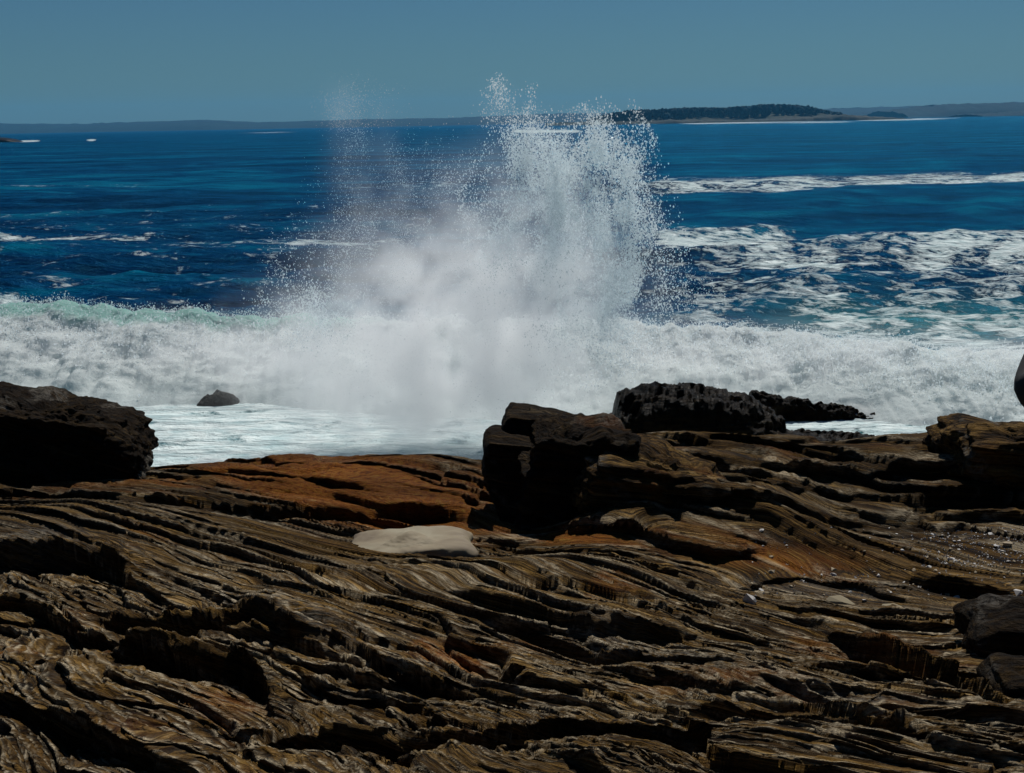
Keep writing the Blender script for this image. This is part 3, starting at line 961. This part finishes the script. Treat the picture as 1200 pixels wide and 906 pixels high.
# ------------------------------------------------------------------ single rocks
def poly_rock(name, planes, centre, mat, n=48, sharp=14, rough=0.03, band=(9.0, 0.03), seed=0, bdir=(0.15, -0.1, 1.0), fine=0.012, top_rust=0.0):
    """rounded convex block bounded by planes (normal, distance from centre), with strata cut into its sides"""
    a = np.linspace(-1, 1, n)
    A, B = np.meshgrid(a, a)
    A, B = np.tan(A * np.pi / 4), np.tan(B * np.pi / 4)
    one = np.ones_like(A)
    vs_, fs_ = [], []
    g = grid_faces(n, n)
    for k, (p, fl) in enumerate([((one, A, B), 0), ((-one, A, B), 1), ((A, one, B), 1), ((A, -one, B), 0), ((A, B, one), 0), ((A, B, -one), 1)]):
        vs_.append(np.stack(p, -1).reshape(-1, 3))
        fs_.append((g[:, ::-1] if fl else g) + k * n * n)
    d = np.concatenate(vs_)
    d /= np.linalg.norm(d, axis=1)[:, None]
    acc = 0
    for nn, h in planes:
        nn = np.array(nn, float)
        nn /= np.linalg.norm(nn)
        acc = acc + np.maximum(0, d @ nn / h) ** sharp
    r = acc ** (-1 / sharp)
    P = d * r[:, None]
    W = P + np.array(centre)
    bd = np.array(bdir, float)
    bd /= np.linalg.norm(bd)
    s_ = W @ bd
    ph = s_ * band[0] + 0.8 * noise3(W[:, 0] * .9, W[:, 1] * .9, W[:, 2] * 2 + seed)
    f = ph - np.floor(ph)
    am = 0.6 + 0.9 * noise3(W[:, 0] * 1.2, np.floor(ph) * 3.7 + seed, W[:, 1] * 1.2)
    saw = np.where(f < .25, f / .25, (1 - f) / .75) * np.clip(am, 0, 1.4)
    side = np.sqrt(np.clip(1 - (d @ bd) ** 2, 0, 1))
    disp = band[1] * saw * side + rough * fbm3(W[:, 0] * 2, W[:, 1] * 2, W[:, 2] * 2 + seed, 3) * 1.5 \
        + fine * fbm3(W[:, 0] * 9, W[:, 1] * 9, W[:, 2] * 14 + seed, 3)
    P = P + d * disp[:, None]
    me = mesh_from(name, P, np.concatenate(fs_))
    add_attr(me, 'grain', np.stack([W[:, 0], s_ + 0.1 * W[:, 1], W[:, 1]], -1))
    add_attr(me, 'wetdark', np.full(len(P), 0.55))
    add_attr(me, 'rust', top_rust * smooth(0.15, 0.7, d[:, 2]))
    add_attr(me, 'weather', 0.1 + 1.0 * smooth(0.3, 0.6, fbm3(W[:, 0] * 1.6 + W[:, 2], W[:, 1] * 1.2, W[:, 2] * 0.9 + seed, 3)))
    # weld the seams of the six patches
    import bmesh
    bm = bmesh.new()
    bm.from_mesh(me)
    bmesh.ops.remove_doubles(bm, verts=bm.verts, dist=1e-4)
    bmesh.ops.recalc_face_normals(bm, faces=bm.faces)
    bm.to_mesh(me)
    bm.free()
    o = link(name, me, mat)
    o.location = centre
    return o


def outline_rock(name, outline, D, back, front, mat, lean=0.12, **kw):
    """convex block whose picture outline (clockwise from the left) is given at distance D"""
    P = at([p[0] for p in outline], [p[1] for p in outline], D)[:, [0, 2]]
    c = P.mean(0)
    planes = []
    for i in range(len(P)):
        a, b = P[i], P[(i + 1) % len(P)]
        e = b - a
        nrm = np.array([-e[1], e[0]])
        nrm /= np.linalg.norm(nrm)
        h = (a - c) @ nrm
        if h < 0:
            nrm, h = -nrm, -h
        planes.append(((nrm[0], lean * 0.0, nrm[1]), max(h, 0.05)))
    planes.append(((0.05, -1, lean), front))
    planes.append(((0.05, 1, 0.2), back))
    return poly_rock(name, planes, (c[0], D, c[1]), mat, **kw)


o = outline_rock('rock_outcrop', [(-120, 448), (0, 468), (70, 480), (118, 487), (142, 496), (156, 509), (161, 524), (156, 560), (60, 600), (-120, 610)],
                 15.6, 0.9, 0.5, DARKROCK, n=104, sharp=26, rough=0.09, band=(4.5, 0.13), fine=0.045, seed=3, bdir=(0.35, -0.1, 1), lean=-0.2)
tag(o, 'massive black rock outcrop on the left with pale streaks, standing above the surf', 'rock')
o = outline_rock('angular_block', [(592, 487), (599, 481), (650, 487), (690, 500), (700, 530), (600, 530), (591, 520)],
                 14.9, 0.5, 0.35, DARKROCK, n=44, sharp=24, rough=0.035, seed=5)
tag(o, 'black angular block with a flat slanting top, uppermost at the ledge end', 'rock')
o = outline_rock('angular_block', [(569, 515), (575, 510), (632, 518), (660, 530), (665, 620), (585, 600), (570, 560)],
                 14.4, 0.6, 0.35, DARKROCK, n=44, sharp=24, rough=0.035, seed=8)
tag(o, 'black square block jutting left below the uppermost block', 'rock')
o = outline_rock('ledge_shoulder', [(628, 512), (640, 503), (700, 503), (735, 514), (748, 545), (712, 600), (680, 645), (625, 650), (614, 600)],
                 14.1, 1.0, 0.4, DARKROCK, n=84, sharp=20, rough=0.11, fine=0.03, band=(6, 0.15), seed=10, lean=-0.25, top_rust=0.25)
tag(o, 'tall rock shoulder with a rusty lichened top and black front', 'rock')
o = outline_rock('rock_ledge_block', [(690, 545), (705, 530), (752, 530), (815, 550), (850, 575), (845, 610), (790, 640), (690, 650)],
                 13.7, 1.0, 0.4, ROCK, n=72, sharp=16, rough=0.10, fine=0.03, band=(7, 0.14), seed=21, lean=-0.3, top_rust=0.1)
tag(o, 'brown layered block stepping down to the right of the tall rock shoulder', 'rock')
o = outline_rock('pale_slab', [(400, 645), (440, 636), (500, 631), (538, 630), (558, 640), (545, 652), (480, 657), (425, 654)],
                 11.6, 0.45, 0.3, SLAB, n=60, sharp=9, rough=0.05, band=(6, 0.05), fine=0.012, seed=12)
tag(o, 'smooth pale slab of rock wedged in the gap behind the front ledge', 'rock')
o = outline_rock('boulder', [(1130, 735), (1138, 722), (1170, 714), (1240, 716), (1290, 740), (1280, 780), (1200, 785), (1140, 765)],
                 8.3, 0.4, 0.3, DARKROCK, n=40, sharp=10, rough=0.06, fine=0.02, seed=14)
tag(o, 'dark rounded boulder at the right edge, larger of two', 'rock')
o = outline_rock('boulder', [(1160, 800), (1172, 786), (1200, 783), (1240, 790), (1240, 830), (1180, 830), (1162, 815)],
                 7.0, 0.25, 0.2, DARKROCK, n=40, sharp=8, rough=0.02, seed=16)
tag(o, 'small dark boulder at the right edge below the larger one', 'rock')
o = outline_rock('rock_ledge_block', [(1112, 530), (1124, 507), (1155, 502), (1200, 508), (1300, 516), (1320, 548), (1200, 560), (1108, 552)],
                 15.6, 0.8, 0.5, ROCK, n=80, sharp=14, rough=0.10, fine=0.03, band=(7, 0.13), seed=18, lean=-0.3)
tag(o, 'brown layered block raised above the ledge at the right edge', 'rock')


def surf_rock(name, sil, py_foot, depth, label, seed, n=140, rows=44, D=None, z=-0.25):
    """low wet reef rock: top outline sil seen at the distance where py_foot meets the water"""
    px = np.linspace(sil[0][0], sil[-1][0], n)
    py = np.interp(px, [p[0] for p in sil], [p[1] for p in sil])
    if D is None:
        D = atz(px.mean(), py_foot, 0.0)[1]
    cy = D + depth
    top = at(px, py, cy)
    x, h = top[:, 0], np.maximum(top[:, 2], z + 0.02)
    e = np.clip(np.minimum(px - px[0], px[-1] - px) / 12.0, 0, 1) ** 0.5
    th = np.linspace(0, np.pi, rows)
    cs_, sn = np.cos(th), np.sin(th)
    YY = cy - (np.sign(cs_) * np.abs(cs_) ** 0.7)[:, None] * depth * (0.35 + 0.65 * e)[None, :]
    ZZ = z + (sn ** 0.55)[:, None] * (h - z)[None, :] * e[None, :]
    XX = np.repeat(x[None, :], rows, 0).astype(float)
    f = fbm3(XX * 2.2, YY * 2.2, ZZ * 2.2 + seed, 4, .6)
    f2 = fbm3(XX * 9, YY * 9, ZZ * 9 + seed, 2, .6)
    k = (sn ** 0.5)[:, None] * e[None, :]
    YY = YY - (0.14 * f + 0.06 * f2) * k
    ZZ = ZZ + (0.16 * np.minimum(f, 0.35) + 0.05 * f2) * k
    me = mesh_from(name, np.stack([XX, YY, ZZ], -1).reshape(-1, 3), grid_faces(rows, n))
    add_attr(me, 'grain', np.stack([XX, ZZ, YY], -1).reshape(-1, 3))
    add_attr(me, 'rust', np.full(n * rows, -0.5))
    add_attr(me, 'weather', np.zeros(n * rows))
    o = link(name, me, WETROCK)
    recentre(o, (float(x.mean()), float(cy), float(z)))
    return tag(o, label, 'rock')


surf_rock('surf_rock', [(712, 486), (720, 468), (742, 456), (770, 454), (800, 453), (850, 460), (885, 470), (900, 482), (925, 494)], 505, 0.9,
          'black wet seaweed-covered reef rock at the foot of the breaking wave', 2, D=22.3)
surf_rock('surf_rock', [(868, 468), (880, 461), (930, 469), (990, 479), (1034, 487)], 489, 0.35,
          'thin low black reef tongue trailing right from the wet reef rock', 4)
surf_rock('surf_rock', [(690, 512), (740, 500), (800, 500), (900, 505), (960, 511), (1010, 513), (1040, 520)], 530, 0.7,
          'black wet rock apron with white trickles just behind the brown ledge', 6)
surf_rock('surf_rock', [(698, 496), (705, 489), (725, 487), (745, 492)], 499, 0.25, 'small black rock just left of the wet reef rock', 7, n=40, rows=20)
surf_rock('surf_rock', [(230, 467), (242, 463), (254, 460), (264, 463), (276, 466), (286, 468)], 467.5, 0.3,
          'small purplish black rock alone in the white water on the left', 8, n=60, rows=24)
surf_rock('skerry', [(-30, 162), (0, 161), (15, 163), (26, 165)], 167, 10, 'low dark skerry far out at the left edge', 9, n=40, rows=14)

# ------------------------------------------------------------------ loose stones on the ledge
ledge_px, ledge_py = to_px(X, Y, H)
flat = np.abs(np.gradient(H, axis=0)) / (GAP + 0.005) < 0.45


def on_ledge(x0, x1, y0, y1, n, r=None):
    """n points of the ledge surface seen inside the picture window"""
    m = (ledge_px > x0) & (ledge_px < x1) & (ledge_py > y0) & (ledge_py < y1) & flat
    idx = np.flatnonzero(m.ravel())
    return ledge_v[rng.choice(idx, n, replace=len(idx) < n)]


def stone_mesh(name, seed, facets=9):
    import bmesh
    rr = np.random.default_rng(seed)
    bm = bmesh.new()
    pts = rr.normal(size=(facets + 5, 3))
    pts /= np.linalg.norm(pts, axis=1)[:, None]
    pts *= np.array([1.0, 0.75, 0.55])
    for p in pts:
        bm.verts.new(p)
    res = bmesh.ops.convex_hull(bm, input=bm.verts)
    bmesh.ops.delete(bm, geom=[v for v in bm.verts if not v.link_faces], context='VERTS')
    me = bpy.data.meshes.new(name)
    bm.to_mesh(me)
    bm.free()
    return me


QUARTZ = plain('white_quartz', (0.42, 0.40, 0.37), 0.7)
TAN = plain('tan_stone', (0.26, 0.20, 0.12), 0.8)
metas = [stone_mesh('pebble', k) for k in range(8)]
for k, me in enumerate(metas):
    me.materials.append(QUARTZ if k % 2 else TAN)
Pq = np.concatenate([on_ledge(1085, 1195, 622, 660, 34), on_ledge(1000, 1190, 640, 705, 22), on_ledge(880, 1060, 615, 700, 16)])
for p in Pq:
    o = link('pebble', random.choice(metas))
    r = random.uniform(0.012, 0.034)
    o.scale = (r, r, r)
    o.rotation_euler = (random.uniform(-.3, .3), random.uniform(-.3, .3), random.uniform(0, 6.3))
    o.location = Vector(p) + Vector((0, 0, r * 0.3))
    qx, qy = to_px(p[0], p[1], p[2])
    where = ('in the gravel under the dark overhang' if qx > 1085 and qy < 662 else
             'on bare rock near the bright white pointed stone' if qx > 1040 else 'far left on the brown ledge, away from the gravel')
    size = 'tiny' if r < 0.018 else 'small' if r < 0.027 else 'larger'
    tone = 'white' if metas.index(o.data) % 2 else 'tan'
    tag(o, f'{size} {tone} pebble lying {where}', 'pebble', f'{size} {tone} pebbles {where}')


def big_stone(px, py, size, mat, seed, label, name='stone', rot=0.0, flatz=1.0):
    d = (ledge_px - px) ** 2 + (ledge_py - py) ** 2 + np.where(flat, 0, 400)
    p = ledge_v[np.argmin(d)]
    me = stone_mesh(name, seed, 7)
    o = link(name, me, mat)
    o.scale = (size, size, size * flatz)
    o.rotation_euler = (0.2, 0.1, rot)
    o.location = Vector(p) + Vector((0, 0, size * 0.3 * flatz))
    tag(o, label, 'stone')


big_stone(1131, 681, 0.062, QUARTZ, 31, 'bright white pointed stone, the biggest lying on the brown ledge at right', rot=0.3)
big_stone(1192, 697, 0.07, QUARTZ, 32, 'white stone at the very right edge beside the pointed white stone', rot=1.3)
big_stone(876, 706, 0.085, QUARTZ, 33, 'pale round quartz lump at the end of the folded rock', rot=.6)
big_stone(985, 708, 0.13, PALE, 34, 'flat pale grey stone in the row on the ledge, left one', rot=.1, flatz=.4)
big_stone(1045, 715, 0.11, PALE, 35, 'flat pale grey stone in the row on the ledge, right one', rot=.2, flatz=.4)
big_stone(1180, 640, 0.06, TAN, 36, 'tan stone among the gravel under the dark overhang', rot=2)
big_stone(975, 668, 0.05, TAN, 37, 'tan stone lying alone left of the white stones', rot=.9, flatz=.6)


def grit():
    P = np.concatenate([on_ledge(1080, 1250, 618, 665, 900), on_ledge(880, 1200, 620, 700, 260)])
    return flecks('shell_grit', P + np.array([0, 0, 0.004]), rng.lognormal(0, 0.35, len(P)) * 0.0095, 1.0)


tag(link('shell_grit', grit(), QUARTZ), 'fine white shell grit caught on the ledge at the right', kind='stuff')


# ------------------------------------------------------------------ person at the right edge, seen only by an elbow
def person():
    el = at(1207, 477, 2.6)                      # left elbow
    gx, gy = el[0] + 0.33, 2.5
    gz = float(base_z([gx], [gy])[0])
    root = bpy.data.objects.new('person', None)
    C.objects.link(root)
    root.location = (gx, gy, gz)
    tag(root, 'person in a black jacket at the right edge, only the bent elbow showing', 'person')
    ex, ey, ez = el[0] - gx, el[1] - gy, el[2] - gz
    hs = ez + 0.22                               # shoulder height follows the raised elbow

    def chain(name, pts, mat, lv=2):
        """pts: list of (x,y,z,rx,ry,parent index)"""
        me = bpy.data.meshes.new(name)
        me.from_pydata([p[:3] for p in pts], [(p[5], i) for i, p in enumerate(pts) if p[5] is not None], [])
        o = link(name, me, mat, root)
        sk = o.modifiers.new('skin', 'SKIN')
        sk.use_smooth_shade = True
        if not me.skin_vertices:
            me.attributes  # the modifier adds the layer below
        bpy.context.view_layer.objects.active = o
        for i, p in enumerate(pts):
            me.skin_vertices[0].data[i].radius = (p[3], p[4])
            me.skin_vertices[0].data[i].use_root = (i == 0)
        sb = o.modifiers.new('sub', 'SUBSURF')
        sb.levels = sb.render_levels = lv
        return o
    skin = plain('skin', (0.45, 0.27, 0.19), 0.55)
    blk = plain('black_jacket_cloth', (0.012, 0.012, 0.014), 0.85)
    trs = plain('dark_trouser_cloth', (0.015, 0.016, 0.022), 0.85)
    hair = plain('dark_hair', (0.02, 0.013, 0.009), 0.6)
    hip = hs - 0.52
    kn = hip * 0.53
    body = [(0, 0, hip, .13, .10, None), (0, 0, hip + .2, .12, .095, 0), (0, 0, hs - .12, .15, .11, 1), (0, 0, hs + .02, .07, .06, 2),
            (0, .01, hs + .09, .055, .055, 3), (0, .03, hs + .17, .075, .085, 4), (0, .03, hs + .25, .078, .09, 5), (0, .02, hs + .31, .05, .06, 6)]
    for sgn in (-1, 1):
        b = len(body)
        e = (ex, ey, ez) if sgn < 0 else (-ex * .95, ey, ez - .02)
        body += [(sgn * .17, 0, hs - .03, .06, .06, 2), (e[0] * .98, e[1], e[2], .042, .042, b), (sgn * .10, .34, hs + .12, .03, .03, b + 1),
                 (sgn * .075, .38, hs + .17, .036, .018, b + 2)]
        for f in range(5):                       # fingers curl round the phone
            c0 = len(body)
            oz = 0.05 - 0.022 * f if f else -0.01
            ox = -sgn * (0.045 if f else 0.02)
            body += [(sgn * .07 + ox * .5, .40 if f else .365, hs + .17 + oz * .8, .0095, .0095, b + 3),
                     (sgn * .07 + ox * 1.1, .415 if f else .36, hs + .17 + oz, .0085, .0085, c0)]
        c = len(body)
        body += [(sgn * .10, 0, hip - .08, .09, .09, 0), (sgn * .11, .02, kn, .06, .06, c), (sgn * .12, -.01, .10, .04, .04, c + 1),
                 (sgn * .13, .13, .04, .04, .03, c + 2)]
    chain('body', body, skin)
    jac = [(0, 0, hip - .03, .17, .13, None), (0, 0, hip + .2, .155, .125, 0), (0, 0, hs - .12, .18, .14, 1), (0, 0, hs + .03, .085, .08, 2)]
    for sgn in (-1, 1):
        b = len(jac)
        e = (ex, ey, ez) if sgn < 0 else (-ex * .95, ey, ez - .02)
        jac += [(sgn * .18, 0, hs - .03, .078, .078, 2), (e[0], e[1], e[2], .058, .058, b), (sgn * .11, .31, hs + .10, .042, .042, b + 1)]
    chain('jacket', jac, blk)
    tr = [(0, 0, hip, .145, .115, None)]
    for sgn in (-1, 1):
        c = len(tr)
        tr += [(sgn * .10, 0, hip - .1, .105, .105, 0), (sgn * .11, .02, kn, .078, .078, c), (sgn * .12, -.01, .09, .06, .06, c + 1)]
    chain('trousers', tr, trs)
    for sgn in (-1, 1):
        chain('shoe', [(sgn * .12, -.04, .045, .05, .04, None), (sgn * .125, .07, .04, .048, .035, 0), (sgn * .13, .17, .035, .04, .025, 1)], blk)
    chain('hair', [(0, -.02, hs + .20, .075, .07, None), (0, -.005, hs + .29, .085, .09, 0), (0, .0, hs + .335, .05, .06, 1)], hair)
    chain('nose', [(0, .115, hs + .215, .012, .012, None), (0, .135, hs + .20, .014, .012, 0)], skin, 1)
    ph = bpy.data.meshes.new('phone')
    import bmesh
    bm = bmesh.new()
    bmesh.ops.create_cube(bm, size=1, matrix=Matrix.Translation((gx, gy + .41, gz + hs + .19)) @ Matrix.Diagonal((.15, .009, .072, 1)))
    bmesh.ops.bevel(bm, geom=bm.edges[:], offset=.003, segments=2, affect='EDGES')
    bm.to_mesh(ph)
    bm.free()
    po = link('phone', ph, blk)
    recentre(po, (gx, gy + .41, gz + hs + .19))
    tag(po, 'black phone held up by the person at the right edge', 'phone')


person()

# ------------------------------------------------------------------ haze
def haze_box():
    me = bpy.data.meshes.new('haze')
    x, y0, y1, z0, z1 = 7000.0, -60.0, 9400.0, -4.0, 170.0
    v = [(-x, y0, z0), (x, y0, z0), (x, y1, z0), (-x, y1, z0), (-x, y0, z1), (x, y0, z1), (x, y1, z1), (-x, y1, z1)]
    f = [(0, 3, 2, 1), (4, 5, 6, 7), (0, 1, 5, 4), (1, 2, 6, 5), (2, 3, 7, 6), (3, 0, 4, 7)]
    me.from_pydata(v, [], f)
    m = bpy.data.materials.new('haze_air')
    m.use_nodes = True
    nt = m.node_tree
    nt.nodes.clear()
    out = nt.nodes.new('ShaderNodeOutputMaterial')
    pv = nt.nodes.new('ShaderNodeVolumePrincipled')
    pv.inputs['Color'].default_value = (0.14, 0.58, 1.0, 1)
    pv.inputs['Density'].default_value = 0.00006
    pv.inputs['Anisotropy'].default_value = 0.0
    nt.links.new(pv.outputs[0], out.inputs['Volume'])
    return tag(link('haze', me, m), kind='stuff')


haze_box()
